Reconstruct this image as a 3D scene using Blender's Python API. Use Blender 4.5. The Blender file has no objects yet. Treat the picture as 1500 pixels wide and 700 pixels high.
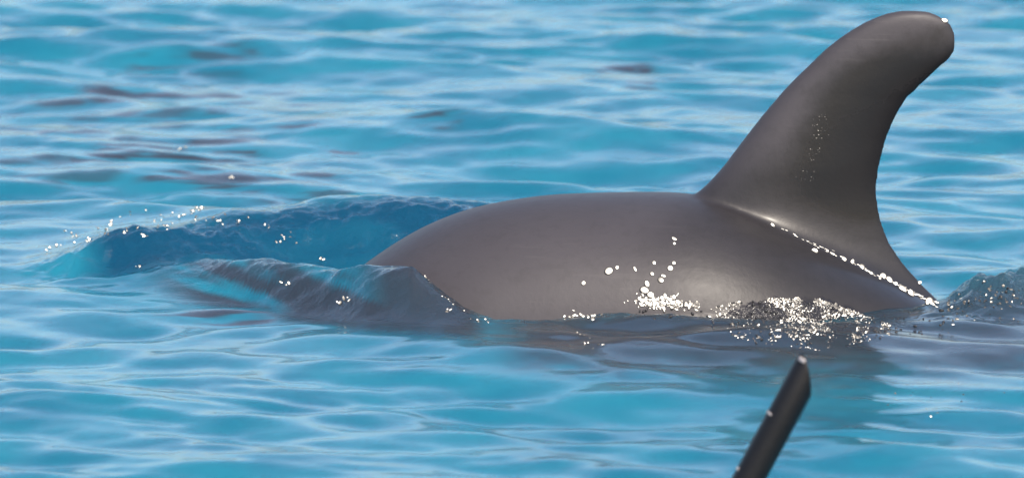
import bpy, bmesh, math, random
import numpy as np
from mathutils import Vector, Matrix
from mathutils.bvhtree import BVHTree

S = bpy.context.scene
C = S.collection
random.seed(7)
rng = np.random.default_rng(11)

# ------------------------------------------------------------------ camera
DIST, PITCH, Z0 = 12.0, math.radians(8.0), 0.094
CAM = np.array([0.0, -DIST * math.cos(PITCH), Z0 + DIST * math.sin(PITCH)])
cd = bpy.data.cameras.new('camera')
cam = bpy.data.objects.new('camera', cd)
C.objects.link(cam)
cam.location = CAM
cam.rotation_euler = (math.pi / 2 - PITCH, 0, 0)
cd.sensor_width = 36
cd.lens = 36 * DIST / 1.5
cd.clip_start, cd.clip_end = 0.5, 20000
cd.dof.use_dof = True
cd.dof.focus_distance = DIST - 0.16
cd.dof.aperture_fstop = 8.0
S.camera = cam

# ------------------------------------------------------------------ sky, sun, exposure
SUN_EL, SUN_AZ = math.radians(46), math.radians(-24)      # azimuth measured to the left of straight behind the camera
sun_dir = np.array([-math.sin(SUN_AZ) * math.cos(SUN_EL), -math.cos(SUN_AZ) * math.cos(SUN_EL), math.sin(SUN_EL)])
W = bpy.data.worlds.new('World')
S.world = W
W.use_nodes = True
nt = W.node_tree
bg = nt.nodes['Background']
sky = nt.nodes.new('ShaderNodeTexSky')
sky.sky_type = 'NISHITA'
sky.sun_disc = False
sky.sun_elevation = SUN_EL
sky.sun_rotation = math.atan2(sun_dir[0], sun_dir[1])
sky.air_density, sky.dust_density, sky.ozone_density = 0.9, 3.2, 0.2
nt.links.new(sky.outputs[0], bg.inputs[0])
bg.inputs[1].default_value = 0.15
sl = bpy.data.lights.new('sun', 'SUN')
so = bpy.data.objects.new('sun', sl)
C.objects.link(so)
sl.energy, sl.angle, sl.color = 2.0, math.radians(0.53), (1.0, 0.92, 0.80)
so.rotation_euler = Vector(sun_dir).to_track_quat('Z', 'Y').to_euler()
S.view_settings.view_transform = 'Standard'
S.view_settings.look = 'None'
S.view_settings.exposure = 0.92
S.view_settings.gamma = 1.0
S.cycles.use_denoising = True
S.cycles.max_bounces = 6


# ------------------------------------------------------------------ helpers
def obj(name, me, mat=None, parent=None, smooth=True):
    o = bpy.data.objects.new(name, me)
    C.objects.link(o)
    if mat:
        me.materials.append(mat)
    if parent:
        o.parent = parent
    if smooth:
        me.shade_smooth()
    return o


def tag(o, label=None, cat=None, group=None, kind=None):
    for k, v in (('label', label), ('category', cat), ('group', group), ('kind', kind)):
        if v:
            o[k] = v
    return o


def on_plane(u, v, y):
    """point of the vertical plane at depth y that the photograph shows at (u, v)"""
    f = np.array([0, math.cos(PITCH), -math.sin(PITCH)])
    up = np.array([0, math.sin(PITCH), math.cos(PITCH)])
    d = f + np.array([1, 0, 0]) * (u - 750) * 1e-3 / DIST + up * (350 - v) * 1e-3 / DIST
    return CAM + d * (y - CAM[1]) / d[1]


def ray_dir(u, v):
    p = on_plane(u, v, 0) - CAM
    return p / np.linalg.norm(p)


def on_water(u, v):
    d = ray_dir(u, v)
    return CAM + d * (-CAM[2] / d[2])


def sm(x, a, b):
    t = np.clip((x - a) / (b - a), 0, 1)
    return t * t * (3 - 2 * t)


def vnoise(x, y, seed=0):
    """smooth 2-D value noise, 0..1"""
    tab = np.random.default_rng(seed).random((256, 256)).astype(np.float32)
    xi, yi = np.floor(x).astype(np.int64), np.floor(y).astype(np.int64)
    fx, fy = x - xi, y - yi
    fx, fy = fx * fx * (3 - 2 * fx), fy * fy * (3 - 2 * fy)
    a, b = tab[xi & 255, yi & 255], tab[(xi + 1) & 255, yi & 255]
    c, d = tab[xi & 255, (yi + 1) & 255], tab[(xi + 1) & 255, (yi + 1) & 255]
    return (a * (1 - fx) + b * fx) * (1 - fy) + (c * (1 - fx) + d * fx) * fy


def fbm(x, y, seed=0, n=4):
    s, a, t = 0, 0.5, 0
    for i in range(n):
        s = s + a * vnoise(x * 2 ** i + 17.3 * i, y * 2 ** i - 9.1 * i, seed + i)
        t += a
        a *= 0.5
    return s / t


class NT:
    def __init__(self, name):
        self.m = bpy.data.materials.new(name)
        self.m.use_nodes = True
        self.t = self.m.node_tree
        self.b = self.t.nodes['Principled BSDF']

    def n(self, typ, **kw):
        nd = self.t.nodes.new(typ)
        for k, v in kw.items():
            if isinstance(k, str) and hasattr(nd, k):
                setattr(nd, k, v)
        return nd

    def l(self, a, b):
        self.t.links.new(a, b)

    def mix(self, fac, a, b):
        nd = self.n('ShaderNodeMix', data_type='RGBA')
        for sock, val in ((nd.inputs['Factor'], fac), (nd.inputs[6], a), (nd.inputs[7], b)):
            if hasattr(val, 'links'):
                self.l(val, sock)
            else:
                sock.default_value = val
        return nd.outputs[2]

    def math(self, op, a, b=0.0, clamp=False):
        nd = self.n('ShaderNodeMath', operation=op)
        nd.use_clamp = clamp
        for i, val in enumerate((a, b)):
            if hasattr(val, 'links'):
                self.l(val, nd.inputs[i])
            else:
                nd.inputs[i].default_value = val
        return nd.outputs[0]

    def ramp(self, fac, a, b):
        nd = self.n('ShaderNodeMapRange', interpolation_type='SMOOTHSTEP')
        self.l(fac, nd.inputs[0])
        nd.inputs[1].default_value, nd.inputs[2].default_value = a, b
        return nd.outputs[0]

    def noise(self, vec, scale, detail=3, rough=0.5):
        nd = self.n('ShaderNodeTexNoise')
        self.l(vec, nd.inputs['Vector'])
        nd.inputs['Scale'].default_value = scale
        nd.inputs['Detail'].default_value = detail
        nd.inputs['Roughness'].default_value = rough
        return nd.outputs[0]

    def bump(self, h, strength, dist, nrm=None):
        nd = self.n('ShaderNodeBump')
        self.l(h, nd.inputs['Height'])
        nd.inputs['Strength'].default_value = strength
        nd.inputs['Distance'].default_value = dist
        if nrm:
            self.l(nrm, nd.inputs['Normal'])
        return nd.outputs[0]


# ------------------------------------------------------------------ materials
def mat_sea():
    k = NT('sea_water')
    geo = k.n('ShaderNodeNewGeometry').outputs['Position']
    grey_reflect = k.n('ShaderNodeAttribute', attribute_name='grey_reflect').outputs['Fac']
    deep = k.n('ShaderNodeAttribute', attribute_name='deep').outputs['Fac']
    big = k.noise(geo, 4.5, 3)
    col = k.mix(k.ramp(big, 0.3, 0.7), (0.005, 0.110, 0.176, 1), (0.011, 0.152, 0.220, 1))
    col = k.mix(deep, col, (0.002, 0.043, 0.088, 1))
    col = k.mix(grey_reflect, col, (0.024, 0.030, 0.041, 1))
    k.l(col, k.b.inputs['Base Color'])
    k.b.inputs['Roughness'].default_value = 0.14
    k.b.inputs['IOR'].default_value = 1.333
    k.b.subsurface_method = 'BURLEY'
    k.b.inputs['Subsurface Weight'].default_value = 1.0
    k.b.inputs['Subsurface Radius'].default_value = (0.3, 0.8, 1.0)
    k.b.inputs['Subsurface Scale'].default_value = 0.25
    n1 = k.noise(geo, 30, 2)
    fr = k.n('ShaderNodeAttribute', attribute_name='froth').outputs['Fac']
    n2 = k.noise(geo, 130, 2, .6)
    k.l(k.bump(k.math('MULTIPLY', n2, fr), 1.0, 0.006, k.bump(n1, 0.15, 0.004)), k.b.inputs['Normal'])
    return k.m


def mat_skin():
    k = NT('wet_dolphin_skin')
    geo = k.n('ShaderNodeNewGeometry').outputs['Position']
    wet_shade = k.n('ShaderNodeAttribute', attribute_name='wet_shade').outputs['Fac']
    n1 = k.noise(geo, 9, 4)
    n2 = k.noise(geo, 160, 3, 0.6)
    n3 = k.noise(geo, 55, 4, 0.65)
    col = k.mix(n1, (0.0405, 0.037, 0.042, 1), (0.052, 0.0475, 0.0535, 1))
    mp = k.n('ShaderNodeMapping')
    k.l(geo, mp.inputs[0])
    mp.inputs['Rotation'].default_value = (0.3, 0.5, 0.2)
    mp.inputs['Scale'].default_value = (5, 60, 190)
    rake = k.math('MULTIPLY', k.ramp(k.noise(mp.outputs[0], 1.0, 2), .60, .72), k.ramp(k.noise(geo, 7, 2), .5, .65))
    col = k.mix(k.math('MULTIPLY', rake, .16), col, (0.110, 0.100, 0.100, 1))
    col = k.mix(k.math('MULTIPLY', k.ramp(n3, .50, .66), .22), col, (0.028, 0.026, 0.028, 1))
    w = k.ramp(k.math('ADD', wet_shade, k.math('MULTIPLY', k.math('SUBTRACT', n3, 0.5), 0.35)), 0.15, 0.85)
    col = k.mix(w, col, (0.012, 0.0115, 0.0125, 1))
    fr = k.n('ShaderNodeAttribute', attribute_name='froth').outputs['Fac']
    rear_shade = k.n('ShaderNodeAttribute', attribute_name='rear_shade').outputs['Fac']
    col = k.mix(k.math('MULTIPLY', rear_shade, k.math('ADD', .62, k.math('MULTIPLY', n3, .35))), col, (0.012, 0.0115, 0.0125, 1))
    col = k.mix(k.math('MULTIPLY', fr, .75), col, (0.022, 0.022, 0.026, 1))
    k.l(col, k.b.inputs['Base Color'])
    k.l(k.math('SUBTRACT', k.math('ADD', 0.43, k.math('MULTIPLY', n3, 0.10)), k.math('ADD', k.math('MULTIPLY', fr, .25), k.math('ADD', k.math('MULTIPLY', rear_shade, .10), k.math('MULTIPLY', w, .16)))), k.b.inputs['Roughness'])
    gl = k.n('ShaderNodeAttribute', attribute_name='gloss').outputs['Fac']
    k.l(gl, k.b.inputs['Coat Weight'])
    k.b.inputs['IOR'].default_value = 1.35
    k.b.inputs['Coat Roughness'].default_value = 0.2
    k.b.inputs['Coat IOR'].default_value = 1.33
    k.l(k.bump(k.math('MULTIPLY', k.noise(geo, 130, 2, .6), fr), 1.0, 0.006, k.bump(n2, 0.10, 0.002, k.bump(n3, 0.06, 0.004))), k.b.inputs['Normal'])
    return k.m


def mat_simple(name, col, rough, ior=1.45, bump=0.0, scale=80):
    k = NT(name)
    geo = k.n('ShaderNodeTexCoord').outputs['Object']
    n = k.noise(geo, scale, 3)
    k.l(k.mix(n, tuple(c * 0.8 for c in col) + (1,), tuple(c * 1.2 for c in col) + (1,)), k.b.inputs['Base Color'])
    k.b.inputs['Roughness'].default_value = rough
    k.b.inputs['IOR'].default_value = ior
    if bump:
        k.l(k.bump(n, bump, 0.003), k.b.inputs['Normal'])
    return k.m


M_SEA, M_SKIN = mat_sea(), mat_skin()
M_BEAD = mat_simple('water_bead', (0.030, 0.028, 0.025), 0.21, 1.5)
M_FROTH = mat_simple('frothy_runoff', (0.030, 0.029, 0.031), 0.22, 1.40)
M_TUBE = mat_simple('black_rubber', (0.006, 0.0055, 0.0065), 0.45, 1.36, 0.15, 120)
M_SCUFF_HIGHLIGHT = mat_simple('scuff_and_highlight', (0.34, 0.31, 0.31), 0.5)

# ------------------------------------------------------------------ dolphin: body lofted along its arched back, fin lofted by level, fused into one skin
ST = np.array([  # u, v of the back ridge, vertical radius, half width, sideways offset
    (-45, 775, .012, .016, .06), (0, 758, .024, .034, .055), (70, 735, .032, .042, .05), (112, 695, .052, .062, .045), (150, 665, .085, .085, .04),
    (220, 615, .120, .110, .03), (310, 545, .150, .140, .02), (420, 482, .180, .165, .01), (530, 390, .210, .190, .0), (600, 343, .225, .207, 0),
    (650, 320, .233, .213, 0), (700, 303, .238, .218, 0), (800, 287, .245, .222, 0), (900, 283.5, .25, .224, 0), (1000, 283, .25, .222, 0),
    (1060, 293, .247, .216, 0), (1125, 316, .238, .206, 0), (1250, 378, .20, .172, 0), (1385, 452, .15, .128, -.01), (1550, 545, .10, .082, -.02),
    (1800, 655, .062, .040, -.03), (1980, 715, .034, .030, -.03), (2040, 733, .022, .090, -.03), (2120, 757, .014, .200, -.03), (2190, 772, .010, .245, -.03),
    (2225, 778, .004, .225, -.03)])
us = np.concatenate([np.linspace(-45, 1400, 150), np.linspace(1410, 2225, 60)])
from_st = lambda c: np.interp(us, ST[:, 0], ST[:, c])


def smooth1(a, n=14):
    a = a.copy()
    for _ in range(n):
        a[1:-1] = (a[:-2] + 2 * a[1:-1] + a[2:]) / 4
    return a


ridge = np.array([on_plane(u, v, 0) for u, v in zip(us, smooth1(from_st(1)))])
rz, ry, yc = smooth1(from_st(2), 8), smooth1(from_st(3), 8), smooth1(from_st(4))
NS = 72
bm = bmesh.new()
rings = []
for i in range(len(us)):
    ring = []
    for k in range(NS):
        a = 2 * math.pi * k / NS
        ca, sa = math.cos(a), math.sin(a)
        ex = 2 / 2.15
        px = math.copysign(abs(ca) ** ex, ca) * ry[i]
        pz = math.copysign(abs(sa) ** ex, sa) * rz[i]
        ring.append(bm.verts.new((ridge[i, 0], yc[i] + px, ridge[i, 2] - rz[i] + pz)))
    rings.append(ring)
for a, b in zip(rings, rings[1:]):
    for k in range(NS):
        bm.faces.new((a[k], a[(k + 1) % NS], b[(k + 1) % NS], b[k]))
bm.faces.new(rings[0][::-1])
bm.faces.new(rings[-1])

FIN = np.array([  # v, leading u, trailing u, half thickness
    (15.5, 1322, 1352, .002), (17, 1309, 1364, .005), (20, 1297, 1372, .0075), (25, 1283, 1382, .010), (32, 1267, 1393, .0115), (42, 1249, 1399, .013),
    (56, 1228, 1403, .0145), (70, 1210, 1403, .016), (80, 1199, 1399, .0165), (90, 1189, 1391, .017), (100, 1179, 1379, .018), (112, 1166, 1366, .019),
    (128, 1151, 1348, .0205), (139, 1141, 1339, .021), (143, 1138, 1329, .022), (150, 1132, 1328, .0225), (170, 1115, 1315, .0245), (205, 1088, 1300, .028), (245, 1058, 1290, .032), (268, 1037, 1287, .033),
    (290, 1012, 1287, .034), (320, 985, 1292, .035), (355, 975, 1305, .034), (385, 1000, 1325, .032), (415, 1060, 1351, .028), (450, 1180, 1386, .022),
    (480, 1240, 1398, .016)])
zr_x, zr_z = ridge[:, 0], ridge[:, 2]
vv = np.concatenate([np.linspace(15.5, 42, 14), np.linspace(46, 480, 90)])
NC = 40
rings = []
for v in vv:
    ul, ut, th = (np.interp(v, FIN[:, 0], FIN[:, c]) for c in (1, 2, 3))
    pl, pt = on_plane(ul, v, 0), on_plane(ut, v, 0)
    ring = []
    for k in range(2 * NC):
        if k <= NC:
            s, side = 0.5 - 0.5 * math.cos(math.pi * k / NC), -1
        else:
            s, side = 0.5 - 0.5 * math.cos(math.pi * (2 * NC - k) / NC), 1
        prof = 2.598 * math.sqrt(max(s, 0)) * (1 - s) ** 0.9 * 0.98
        x = pl[0] + (pt[0] - pl[0]) * s
        hgt = pl[2] - np.interp(x, zr_x, zr_z)
        flare = 0.018 * math.exp(-max(hgt, -0.01) / 0.020) * float(sm(s, .10, .75) * (1 - .6 * sm(s, .8, 1.0)))
        ring.append(bm.verts.new((x, side * (th * prof + flare + .003 * min(1, 12 * s) * min(1, 12 * (1 - s))), pl[2])))
    rings.append(ring)
n = 2 * NC
for a, b in zip(rings, rings[1:]):
    for k in range(n):
        bm.faces.new((a[k], b[k], b[(k + 1) % n], a[(k + 1) % n]))
bm.faces.new(rings[0])
bm.faces.new(rings[-1][::-1])
bmesh.ops.recalc_face_normals(bm, faces=bm.faces)
raw = bpy.data.meshes.new('dolphin_shape')
bm.to_mesh(raw)
bm.free()
tmp = bpy.data.objects.new('dolphin_shape', raw)
C.objects.link(tmp)
r = tmp.modifiers.new('remesh', 'REMESH')
r.mode, r.voxel_size = 'VOXEL', 0.003
s_ = tmp.modifiers.new('smooth', 'SMOOTH')
s_.factor, s_.iterations = 0.5, 42
bpy.context.view_layer.update()
dg = bpy.context.evaluated_depsgraph_get()
me = bpy.data.meshes.new_from_object(tmp.evaluated_get(dg))
bpy.data.objects.remove(tmp)
bpy.data.meshes.remove(raw)
me.name = 'dolphin'
co = np.empty(len(me.vertices) * 3, np.float32)
me.vertices.foreach_get('co', co)
co = co.reshape(-1, 3)
# film of water on the rear of the fin, with its darker shading painted in
xx, zz = co[:, 0], co[:, 2]
pz = lambda v: on_plane(750, v, 0)[2]
edge = np.interp(zz, [pz(420), pz(340), pz(280), pz(200), pz(140), pz(100), pz(60), pz(15)], [.62, .50, .405, .405, .43, .46, .52, .66])
wet_shade = sm(xx - edge, -0.05, 0.07) * sm(zz, pz(360), pz(300)) * (1 - 0.45 * sm(zz, pz(120), pz(50)))
att = me.attributes.new('wet_shade', 'FLOAT', 'POINT')
att.data.foreach_set('value', wet_shade.astype(np.float32))
# where froth runs down the flank (height of its upper edge along the body)
fro_z = np.interp(xx, [.18, .21, .29, .31, .36, .45, .49, .55, .575], [.004, .014, .010, .016, .028, .026, .012, -.01, -.02])
froth_d = sm(fro_z + .010 * (fbm(xx * 90, zz * 90, 21, 2) - .5) - zz, -.003, .006) * (co[:, 1] < 0) * sm(xx, .17, .40) * (1 - sm(xx, .56, .60))
at = me.attributes.new('froth', 'FLOAT', 'POINT')
at.data.foreach_set('value', np.clip(froth_d, 0, 1).astype(np.float32))
at = me.attributes.new('rear_shade', 'FLOAT', 'POINT')
at.data.foreach_set('value', (sm(xx + .35 * zz, .10, .46) * (1 - sm(zz - .5 * (xx - .3), pz(300), pz(230)))).astype(np.float32))  # shade along the rear flank painted into the skin colour
# water still running down the root of the fin leaves it glossier
sl_z = np.interp(xx * 1000 + 750, [1080, 1132, 1193, 1262, 1322, 1375], [pz(306), pz(332), pz(370), pz(394), pz(427), pz(450)])
gl = np.exp(-((zz - sl_z) / .022) ** 2) * sm(xx, .35, .42) * sm(.66 - xx, .0, .03)
at = me.attributes.new('gloss', 'FLOAT', 'POINT')
at.data.foreach_set('value', np.clip(gl, 0, 1).astype(np.float32))
dolphin = obj('dolphin', me, M_SKIN)
tag(dolphin, 'grey dolphin arching through the sea with its tall curved dorsal fin raised', 'dolphin')
bvh_d = BVHTree.FromPolygons([tuple(c) for c in co], [tuple(p.vertices) for p in me.polygons])


# ------------------------------------------------------------------ sea: one sheet, fine where the photograph looks, coarse to the horizon
def axis(a, b, step, far, grow=1.16):
    core = np.arange(a, b + step / 2, step)
    lo, hi, d = [], [], step
    p, q = core[0], core[-1]
    while p > -far or q < far:
        d *= grow
        p, q = p - d, q + d
        lo.append(p)
        hi.append(q)
    return np.concatenate([lo[::-1], core, hi])


gx = axis(-1.15, 1.15, 0.0042, 6000)
gy = axis(-2.6, 5.4, 0.0066, 6000)
sx, sy = np.gradient(gx), np.gradient(gy)
X, Y = np.meshgrid(gx, gy)
SP = np.maximum(*np.meshgrid(sx, sy))
H = np.zeros_like(X)
DXs, DYs = np.zeros_like(X), np.zeros_like(X)
core_j = np.where((gy > -40) & (gy < 40))[0]
core_i = np.where((gx > -40) & (gx < 40))[0]
J, I = slice(core_j[0], core_j[-1] + 1), slice(core_i[0], core_i[-1] + 1)
Xc, Yc, SPc = X[J, I], Y[J, I], SP[J, I]
# slow warp so the ripples wander
wx = Xc + 0.10 * (fbm(Xc * 1.3, Yc * 1.3, 40, 2) - .5)
wy = Yc + 0.16 * (fbm(Xc * 1.1 + 9, Yc * 1.4, 50, 2) - .5)
gust = 0.65 + 0.7 * fbm(Xc * 0.9 + 3, Yc * 0.7, 60, 2)
h = np.zeros_like(Xc)
NW = 70
for i in range(NW):
    lam = 0.13 * (1.3 / 0.13) ** rng.random()
    th = rng.normal(0.12, 0.42 if lam > .35 else .62)
    steep = 0.0235 * (lam / 0.35) ** (0.15 if lam < .35 else -0.55) * (0.6 + 0.8 * rng.random())
    kx, ky, kk = math.sin(th) * 2 * math.pi / lam, math.cos(th) * 2 * math.pi / lam, 2 * math.pi / lam
    ph = wx * kx + wy * ky + rng.random() * 6.283
    fade = 1 - sm(SPc, lam * 0.15, lam * 0.4)
    a = steep / kk
    h += a * fade * (np.cos(ph) + 0.12 * np.cos(2 * ph))
for i in range(48):      # small ripples riding on the larger ones
    lam = 0.05 * (0.20 / 0.05) ** rng.random()
    th = rng.normal(0.1, 0.8)
    kk = 2 * math.pi / lam
    kx, ky = math.sin(th) * kk, math.cos(th) * kk
    h += .0115 / kk * (1 - sm(SPc, lam * 0.15, lam * 0.4)) * np.cos(wx * kx + wy * ky + rng.random() * 6.283) * (.2 + 1.5 * fbm(Xc * 2.2 + i, Yc * 2.2, 100 + i, 1))
h *= gust


def crest_line(A, yl, front, back):
    """a ridge of water: heights A and place yl along u, with a steep near side and a long far side"""
    u = Xc * 1000 + 750
    a = np.interp(u, [p[0] for p in A], [p[1] for p in A])
    y0 = np.interp(u, [p[0] for p in yl], [p[1] for p in yl])
    d = Yc - y0
    return a, d, a * np.where(d < 0, np.exp(-(d / front) ** 2), np.exp(-(d / back) ** 2))


U = Xc * 1000 + 750
crin = fbm(Xc * 28, Yc * 28, 70, 3) - .5
crin2 = fbm(Xc * 70, Yc * 70, 75, 2) - .5
# calm the ripples beside the dolphin
near = np.exp(-((Yc + .05) / .45) ** 2) * sm(U, 350, 650)
h *= 1 - 0.12 * near
# bow wave beyond the head
a1, d1, r1 = crest_line([(0, 0), (60, .008), (110, .034), (160, .050), (250, .058), (330, .072), (385, .066), (450, .070), (560, .078), (690, .074), (760, .05), (900, .02), (1050, 0)],
                        [(0, .36), (330, .40), (450, .44), (700, .46), (1100, .46)], .085, .26)
h += r1 * (1 + 0.10 * crin) + np.where(a1 > .01, 1, a1 / .01) * np.exp(-((d1 + .04) / .10) ** 2) * (0.008 * crin + .010 * crin2 + .010 * (fbm(Xc * 14 - Yc * 9, Yc * 42, 77, 3) - .5))
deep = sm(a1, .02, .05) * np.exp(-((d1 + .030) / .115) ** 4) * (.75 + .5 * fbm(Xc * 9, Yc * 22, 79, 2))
# mound of water drawn over the head and forward back
a2, d2, r2 = crest_line([(150, 0), (200, .012), (300, .030), (400, .050), (470, .064), (540, .084), (605, .091), (640, .064), (680, .032), (725, .008), (780, 0)],
                        [(150, .30), (300, .20), (430, .02), (540, -.12), (605, -.17), (640, -.19), (680, -.205), (720, -.21), (800, -.2)], .075, .13)
h += r2 * (1 + .06 * crin) + (.003 * crin + .004 * crin2 + .014 * (fbm(Xc * 6 + Yc * 3, Yc * 45 + Xc * 12, 78, 3) - .5)) * np.exp(-(d2 / .10) ** 2) * sm(a2, .01, .03)
# wave rising behind the fin
a4, d4, r4 = crest_line([(1330, 0), (1385, .016), (1420, .044), (1470, .064), (1520, .060), (1600, .045), (1800, .02), (2000, 0)],
                        [(1300, -.12), (1400, -.06), (1500, -.02), (1700, .05)], .12, .10)
h += r4 * (1 + .4 * crin) + sm(a4, .005, .03) * np.exp(-((d4 + .05) / .11) ** 2) * (.022 * crin + .010 * crin2)
# low swell running along the flank
a5, d5, r5 = crest_line([(680, 0), (760, .010), (900, .014), (1100, .016), (1300, .014), (1420, .008), (1500, 0)],
                        [(680, -.24), (900, -.29), (1200, -.31), (1400, -.28)], .06, .10)
h += r5 + .007 * (fbm(Xc * 26, Yc * 40, 83, 3) - .5) * np.exp(-((Yc + .24) / .08) ** 2) * sm(U, 680, 760) * (1 - sm(U, 1380, 1480)) + .010 * crin * np.exp(-((Yc + .24) / .06) ** 2) * sm(U, 820, 950) * (1 - sm(U, 1380, 1480))
# grey water colour: the animal showing through the film, plus dark reflections painted in
grey_reflect = np.exp(-((d2 + .075) / (.12 + .05 * sm(U, 470, 560))) ** 4) * sm(a2, .006, .03) * np.maximum(sm(fbm(wx * 5 + 5, h * 55 + Xc * 6, 80, 4), .30, .52), .97 * sm(U, 490, 580)) * .98
grey_reflect = np.maximum(grey_reflect, .85 * sm(U, 1290, 1420) * np.exp(-((Yc + .32 + (U - 1300) * .0006) / (.13 + sm(U, 1300, 1500) * .14)) ** 4))
grey_reflect = np.maximum(grey_reflect, .95 * sm(U, 690, 800) * (1 - sm(U, 1450, 1600)) * np.exp(-((Yc + .44 - .06 * (crin * 2)) / .26) ** 4))  # belly band: the dolphin's dark reflection painted into the water colour
grey_reflect = np.maximum(grey_reflect, .8 * sm(a4, .003, .02) * np.exp(-((d4 + .07) / .12) ** 4) * sm(fbm(Xc * 14, Yc * 14, 85, 3), .25, .42))
grey_reflect = np.maximum(grey_reflect, .9 * sm(U, 1130, 1300) * np.exp(-((Yc + .29) / .27) ** 6))  # painted reflection carried on below the rear flank
nz = .5 * fbm(wx * 8 + 31, wy * 13, 90, 3) + .5 * fbm(wx * 19 + 3, wy * 30, 94, 3)
slope = np.gradient(h, axis=0) / SPc
rr = np.random.default_rng(5)
facing = .3 + .7 * sm(slope, -.02, .07)
for (u, v, du, dv, s) in ((185, 137, 70, 14, 1), (120, 170, 60, 10, .8), (235, 178, 110, 14, .55), (375, 176, 62, 10, .9), (50, 203, 55, 9, .8), (210, 233, 75, 15, 1), (335, 217, 60, 10, .8), (90, 255, 90, 9, .45),
                          (505, 223, 24, 9, 1), (640, 194, 46, 7, .9), (905, 94, 55, 11, .9), (940, 125, 28, 11, .7), (950, 188, 45, 7, .8), (150, 205, 110, 10, .8), (280, 240, 90, 10, .8), (420, 155, 90, 8, .6), (60, 150, 70, 8, .7), (380, 262, 45, 9, .6), (320, 462, 75, 12, .8), (210, 494, 50, 7, .9),
                          (440, 492, 26, 5, .9), (420, 430, 60, 9, .6), (490, 170, 60, 6, .5), (300, 90, 120, 10, .3)) + tuple((rr.uniform(0, 470), rr.uniform(85, 275), rr.uniform(35, 90), rr.uniform(6, 11), rr.uniform(.45, .9)) for _ in range(26)):
    p, q = on_water(u, v), on_water(u, v - dv)
    e = ((Xc - p[0]) / (du * 1e-3)) ** 2 + ((Yc - p[1]) / (q[1] - p[1])) ** 2
    grey_reflect = np.maximum(grey_reflect, facing * min(1, s * 1.3) * sm(fbm(wx * 9, wy * 46, 97, 3), .36, .56) * sm(np.exp(-e), .08, .40) * sm(nz + .34 * np.exp(-e), .46, .66))  # far patches: dark reflections painted on ripple faces toward the camera
froth_s = np.exp(-((Yc + .27) / .07) ** 4) * sm(U, 900, 1090) * (1 - sm(U, 1300, 1345)) * .8
froth_s = np.maximum(froth_s, sm(a4, .004, .02) * np.exp(-((d4 + .05) / .09) ** 4) * .9)
froth_s = np.maximum(froth_s, deep * .32)
froth_s = np.maximum(froth_s, .25 * np.exp(-((d2 + .045) / .12) ** 4) * sm(a2, .006, .03))
H[J, I] = h
MK, DP, FR = np.zeros_like(X), np.zeros_like(X), np.zeros_like(X)
FR[J, I] = froth_s
MK[J, I], DP[J, I] = grey_reflect, deep
ny, nx = X.shape
V = np.stack([X, Y, H], -1).reshape(-1, 3).astype(np.float32)
idx = np.arange(nx * ny).reshape(ny, nx)
F = np.stack([idx[:-1, :-1], idx[:-1, 1:], idx[1:, 1:], idx[1:, :-1]], -1).reshape(-1, 4).astype(np.int32)
ms = bpy.data.meshes.new('sea')
ms.vertices.add(len(V))
ms.vertices.foreach_set('co', V.ravel())
ms.loops.add(F.size)
ms.loops.foreach_set('vertex_index', F.ravel())
ms.polygons.add(len(F))
ms.polygons.foreach_set('loop_start', np.arange(0, F.size, 4, dtype=np.int32))
ms.update(calc_edges=True)
for nm, arr in (('grey_reflect', MK), ('deep', DP), ('froth', FR)):
    at = ms.attributes.new(nm, 'FLOAT', 'POINT')
    at.data.foreach_set('value', arr.ravel().astype(np.float32))
sea = obj('sea', ms, M_SEA)
tag(sea, 'rippled turquoise sea around the dolphin', kind='structure')


def water_h(x, y):
    i = min(max(int(np.searchsorted(gx, x)), 1), nx - 1)
    j = min(max(int(np.searchsorted(gy, y)), 1), ny - 1)
    return float(H[j, i])


def hit(u, v):
    """first surface seen at (u, v): dolphin skin or sea; returns point, normal"""
    d = ray_dir(u, v)
    loc, nrm, _, t = bvh_d.ray_cast(Vector(CAM), Vector(d))
    tmax = t if loc is not None else 1e9
    tt = (0.14 - CAM[2]) / d[2]
    while tt < min(tmax, 30):
        p = CAM + d * tt
        if p[2] < water_h(p[0], p[1]):
            e = .012
            g = np.array([-(water_h(p[0] + e, p[1]) - water_h(p[0] - e, p[1])) / (2 * e), -(water_h(p[0], p[1] + e) - water_h(p[0], p[1] - e)) / (2 * e), 1])
            return p, g / np.linalg.norm(g)
        tt += .004
    return (np.array(loc), np.array(nrm)) if loc is not None else (CAM + d * tt, np.array([0, 0, 1.]))


# ------------------------------------------------------------------ drops, beads and froth
def dome(segs, prof):
    vs, fs = [], []
    for (r_, z_) in prof:
        for k in range(segs):
            vs.append((r_ * math.cos(2 * math.pi * k / segs), r_ * math.sin(2 * math.pi * k / segs), z_))
    vs.append((0, 0, prof[-1][1] * 1.02 + .001))
    for i in range(len(prof) - 1):
        for k in range(segs):
            a, b = i * segs + k, i * segs + (k + 1) % segs
            fs.append((a, b, b + segs, a + segs))
    o = (len(prof) - 1) * segs
    for k in range(segs):
        fs.append((o + k, o + (k + 1) % segs, len(vs) - 1))
    return np.array(vs), fs


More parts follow.
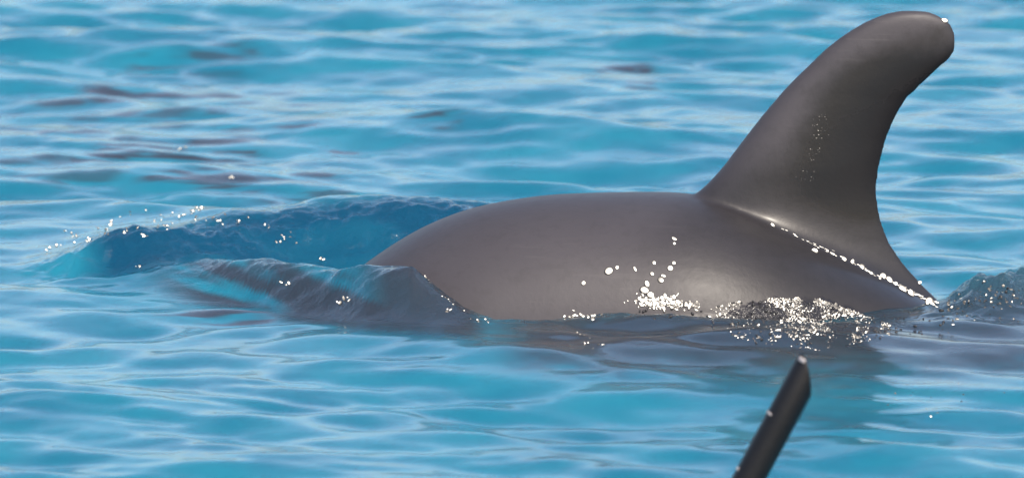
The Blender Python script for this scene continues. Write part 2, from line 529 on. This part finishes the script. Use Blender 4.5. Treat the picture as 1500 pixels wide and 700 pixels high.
class Scatter:
    def __init__(self, tpl):
        self.tv, self.tf = tpl
        self.v, self.f = [], []

    def add(self, p, nrm, r, sq=1.0, spin=0.0, along=None):
        z = np.array(nrm) / np.linalg.norm(nrm)
        x = np.cross(z, [0.3, .1, .9])
        x /= np.linalg.norm(x)
        y = np.cross(z, x)
        c, s = math.cos(spin), math.sin(spin)
        x, y = c * x + s * y, -s * x + c * y
        if along is not None:
            x = along - z * np.dot(along, z)
            x /= np.linalg.norm(x)
            y = np.cross(z, x)
        o = len(self.v) * len(self.tv)
        self.v.append(np.array(p) + r * (self.tv[:, :1] * x * sq + self.tv[:, 1:2] * y / sq + self.tv[:, 2:] * z))
        self.f.extend(tuple(i + o for i in fc) for fc in self.tf)

    def build(self, name, mat):
        m = bpy.data.meshes.new(name)
        m.from_pydata(np.concatenate(self.v).tolist(), [], self.f)
        return obj(name, m, mat)


def half_vec(p):
    w = CAM - p
    w = w / np.linalg.norm(w) + sun_dir
    return w / np.linalg.norm(w)


flat = dome(12, [(1, -.06), (.97, 0), (.8, .013), (.45, .025)])
beads = Scatter(flat)


def bead(u, v, r, jit=.018, sq=None, along=None):
    r *= .8
    p, nn = hit(u, v)
    hv = half_vec(p) + rng.normal(0, jit, 3)  # tilted to the sun and view half vector so each bead glints
    beads.add(p + nn * r * .20e-3, hv, r * 1e-3, sq or rng.uniform(.7, 1.5), rng.uniform(0, 3), along)


for (u, v, r) in ((892, 397, 8), (904, 392, 4), (855, 415, 4.5), (930, 394, 4), (958, 385, 4), (955, 401, 4), (988, 350, 4.5), (988, 357, 3), (982, 393, 6), (987, 385, 4), (968, 410, 6), (972, 404, 4),
                  (948, 416, 6), (944, 425, 8), (953, 432, 7), (958, 440, 6), (970, 436, 5), (1383, 31, 6)):
    bead(u, v, r)
for _ in range(230):      # the bright cluster where the film runs off the flank
    u = rng.normal(965, 16)
    bead(u, 443 + rng.normal(0, 4.5) + (u - 965) * .03, 1.2 + 4.5 * rng.random() ** 2.2, .025, rng.uniform(.6, 2.0))
for _ in range(34):
    bead(rng.uniform(985, 1025), 447 + rng.normal(0, 3), rng.uniform(2.5, 5), .06)
for _ in range(22):
    bead(rng.choice([840, 868]) + rng.normal(0, 8), 463 + rng.normal(0, 2.5), rng.uniform(2, 4), .06)
for _ in range(12):
    bead(866 + rng.normal(0, 13), 502 + rng.normal(0, 8), rng.uniform(1.5, 3), .08)
SEAM = np.array([1, 0, -.46])
for i in range(95):      # highlight line at the fin root, laid in as beads turned to the sun
    t = rng.random() ** .55
    u = 1128 + 246 * t
    bead(u, 329 + 118 * t ** 1.04 + rng.normal(0, 1.6), 1.4 + 3.8 * t * rng.random() ** 2, .022, rng.uniform(1.5, 3.0), SEAM)
for (u, v, r) in ((1132, 330, 4), (1193, 368, 6), (1236, 380, 5), (1248, 384, 5), (1262, 391, 6), (1293, 405, 7), (1302, 410, 7), (1322, 424, 8), (1334, 431, 8), (1362, 443, 9), (1346, 414, 4.5)):
    bead(u, v, r)
for (u, v) in ((160, 328), (183, 338), (210, 346), (266, 317), (285, 309), (295, 304), (318, 322), (350, 328), (388, 330), (405, 355), (415, 346), (84, 360), (72, 366), (202, 393), (472, 380), (422, 414), (507, 438), (500, 440), (340, 261),
               (262, 218), (655, 455), (700, 468), (716, 472), (128, 352), (110, 345), (245, 330)):
    for _ in range(3):
        bead(u + rng.normal(0, 3.5), v + rng.normal(0, 2), rng.uniform(1.0, 3.6), .04, rng.uniform(.6, 1.9))
for _ in range(55):      # broken crest of the bow wave
    u = 70 + 370 * rng.beta(1.3, 1.3)
    bead(u, np.interp(u, [60, 110, 160, 250, 330, 440], [368, 345, 330, 322, 322, 352]) + rng.normal(0, 8), rng.uniform(.8, 2.4), .08, rng.uniform(.6, 1.8))
for _ in range(26):      # thin bright rim where the sheet of water ends on the flank
    t = rng.random()
    bead(np.interp(t, [0, .3, .7, 1], [618, 640, 672, 716]) + rng.normal(0, 1.5), np.interp(t, [0, .3, .7, 1], [398, 428, 452, 471]), rng.uniform(1, 2.2), .10)
for _ in range(60):      # wave behind the fin
    u = rng.uniform(1385, 1500)
    bead(u, np.interp(u, [1385, 1440, 1500], [462, 436, 432]) + rng.normal(0, 12), rng.uniform(1.2, 3.2), .12)
for _ in range(16):
    bead(rng.uniform(1290, 1480), rng.uniform(560, 610), rng.uniform(1, 2.2), .10)
for _ in range(60):      # specks on the dry part of the fin
    t = rng.random()
    bead(1205 - 25 * t + rng.normal(0, 7), 165 + 100 * t, rng.uniform(.6, 1.3), .22)
k = 0
while k < 4200:           # broken glints in the run-off
    u = rng.uniform(1040, 1305)
    a = np.interp(u, [1040, 1060, 1110, 1200, 1240, 1300, 1320], [452, 446, 436, 438, 452, 474, 482])
    b = np.interp(u, [1040, 1060, 1120, 1200, 1260, 1300, 1320], [488, 490, 506, 514, 504, 494, 488])
    f = rng.beta(1, 1.3) if rng.random() > .22 else abs(rng.normal(0, .05))
    v = a + (b - a) * f
    k += 1
    cl = float(fbm(np.array([u / 16.]), np.array([v / 20.]), 31, 2)[0])
    if rng.random() > (.2 + .8 * np.exp(-((u - 1185) / 60) ** 2)) * sm(cl, .38, .62):
        continue
    bead(u, v, rng.uniform(.5, 1.9) + (rng.random() > .92) * 2.2, .06, rng.uniform(.5, 2.0))
o = beads.build('water_beads', M_BEAD)
tag(o, 'beads of water tilted to glint on the dolphin and along the wave crests', 'water drops', kind='stuff')

blob = dome(8, [(.6, -.5), (1, 0), (.75, .5), (.35, .8)])
froth = Scatter(blob)
top = ([930, 960, 1040, 1060, 1110, 1200, 1240, 1300, 1320], [458, 447, 452, 446, 436, 438, 452, 474, 482])
bot = ([930, 1000, 1060, 1120, 1200, 1260, 1300, 1320], [466, 476, 490, 506, 516, 506, 496, 488])
k = 0
while k < 160:
    u = rng.uniform(930, 1320)
    if rng.random() > (0.25 + .75 * sm(u, 1030, 1120)):
        continue
    a, b = np.interp(u, *top), np.interp(u, *bot)
    p, nn = hit(u, a + (b - a) * rng.beta(1.1, 1.3))
    froth.add(p, nn * .8 + rng.normal(0, .45, 3), rng.uniform(1.0, 3.0) * 1e-3, rng.uniform(.7, 1.5), rng.uniform(0, 3))
    k += 1
for _ in range(60):     # along the rear wave
    u = rng.uniform(1290, 1500)
    v = np.interp(u, [1290, 1390, 1440, 1500], [486, 462, 440, 440]) + rng.normal(0, 13)
    p, nn = hit(u, v)
    froth.add(p, nn * .8 + rng.normal(0, .45, 3), rng.uniform(1.0, 2.6) * 1e-3, rng.uniform(.7, 1.5), rng.uniform(0, 3))
o = froth.build('froth', M_FROTH)
tag(o, 'frothy water running off the flank of the dolphin', 'froth', kind='stuff')

# ------------------------------------------------------------------ black tube in the foreground
YT = -1.9
pa, pb = on_plane(1194, 521, YT), on_plane(1095, 704, YT)
ax = (pa - pb) / np.linalg.norm(pa - pb)
rad = 0.5 * 46e-3 * (DIST + YT) / DIST
foot = pb + ax * (-.16 - pb[2]) / ax[2]
L = float(np.linalg.norm(pa - foot))
root = bpy.data.objects.new('black_tube', None)
C.objects.link(root)
root.location = foot
zx = Vector(ax)
sidev = Vector((1, 0, 0)) - zx * zx.x
sidev.normalize()
fwd = zx.cross(sidev)
R3 = Matrix((sidev, fwd, zx)).transposed()
root.rotation_euler = R3.to_euler()
tag(root, 'black rubber tube with a slanted tip poking up in front of the dolphin', 'tube')


def end_z(a):            # the slanted mouth: highest on the left, rounded off on the right
    t = (1 + math.cos(a)) / 2
    return L - .004 - .040 * t ** 1.6


bm = bmesh.new()
NT_ = 48
rows = [('o', 0, 1)] + [('o', f, 1) for f in np.linspace(.1, .9, 9)] + [('e', -.004, 1), ('e', -.001, .97), ('e', 0, .92), ('e', -.001, .86), ('e', -.006, .82), ('e', -.09, .80)]
grid = []
for (m_, f, q) in rows:
    row = []
    for k in range(NT_):
        a = 2 * math.pi * k / NT_
        z = f * (L - .06) if m_ == 'o' else end_z(a) + f
        row.append(bm.verts.new((q * rad * math.cos(a), q * rad * math.sin(a), z)))
    grid.append(row)
for a, b in zip(grid, grid[1:]):
    for k in range(NT_):
        bm.faces.new((a[k], a[(k + 1) % NT_], b[(k + 1) % NT_], b[k]))
bm.faces.new(grid[0][::-1])
bm.faces.new(grid[-1])
bmesh.ops.recalc_face_normals(bm, faces=bm.faces)
m = bpy.data.meshes.new('barrel')
bm.to_mesh(m)
bm.free()
obj('barrel', m, M_TUBE, root)


def patch(name, z0, z1, a0, a1, mat, lift=.0012):
    """a thin curved plate lying on the barrel"""
    bm = bmesh.new()
    g = []
    for i in range(4):
        g.append([[bm.verts.new(((rad + d) * math.cos(a0 + (a1 - a0) * j / 8), (rad + d) * math.sin(a0 + (a1 - a0) * j / 8), z0 + (z1 - z0) * i / 3)) for j in range(9)] for d in (-.002, lift)])
    for i in range(3):
        for j in range(8):
            for s in (0, 1):
                q = (g[i][s][j], g[i][s][j + 1], g[i + 1][s][j + 1], g[i + 1][s][j])
                bm.faces.new(q)
        for j in (0, 8):
            bm.faces.new((g[i][0][j], g[i][1][j], g[i + 1][1][j], g[i + 1][0][j]))
    for i in (0, 3):
        for j in range(8):
            bm.faces.new((g[i][0][j], g[i][0][j + 1], g[i][1][j + 1], g[i][1][j]))
    bmesh.ops.recalc_face_normals(bm, faces=bm.faces)
    m = bpy.data.meshes.new(name)
    bm.to_mesh(m)
    bm.free()
    return obj(name, m, mat, root)


band_z = L - .088
patch('scuff_mark', band_z - .002, band_z + .001, math.radians(188), math.radians(222), M_SCUFF_HIGHLIGHT)
patch('scuff_mark', L - .170, L - .166, math.radians(190), math.radians(205), M_SCUFF_HIGHLIGHT)
patch('tip_highlight', L - .013, L - .0075, math.radians(210), math.radians(240), M_SCUFF_HIGHLIGHT)  # highlight on the slanted rim, put in as a pale plate
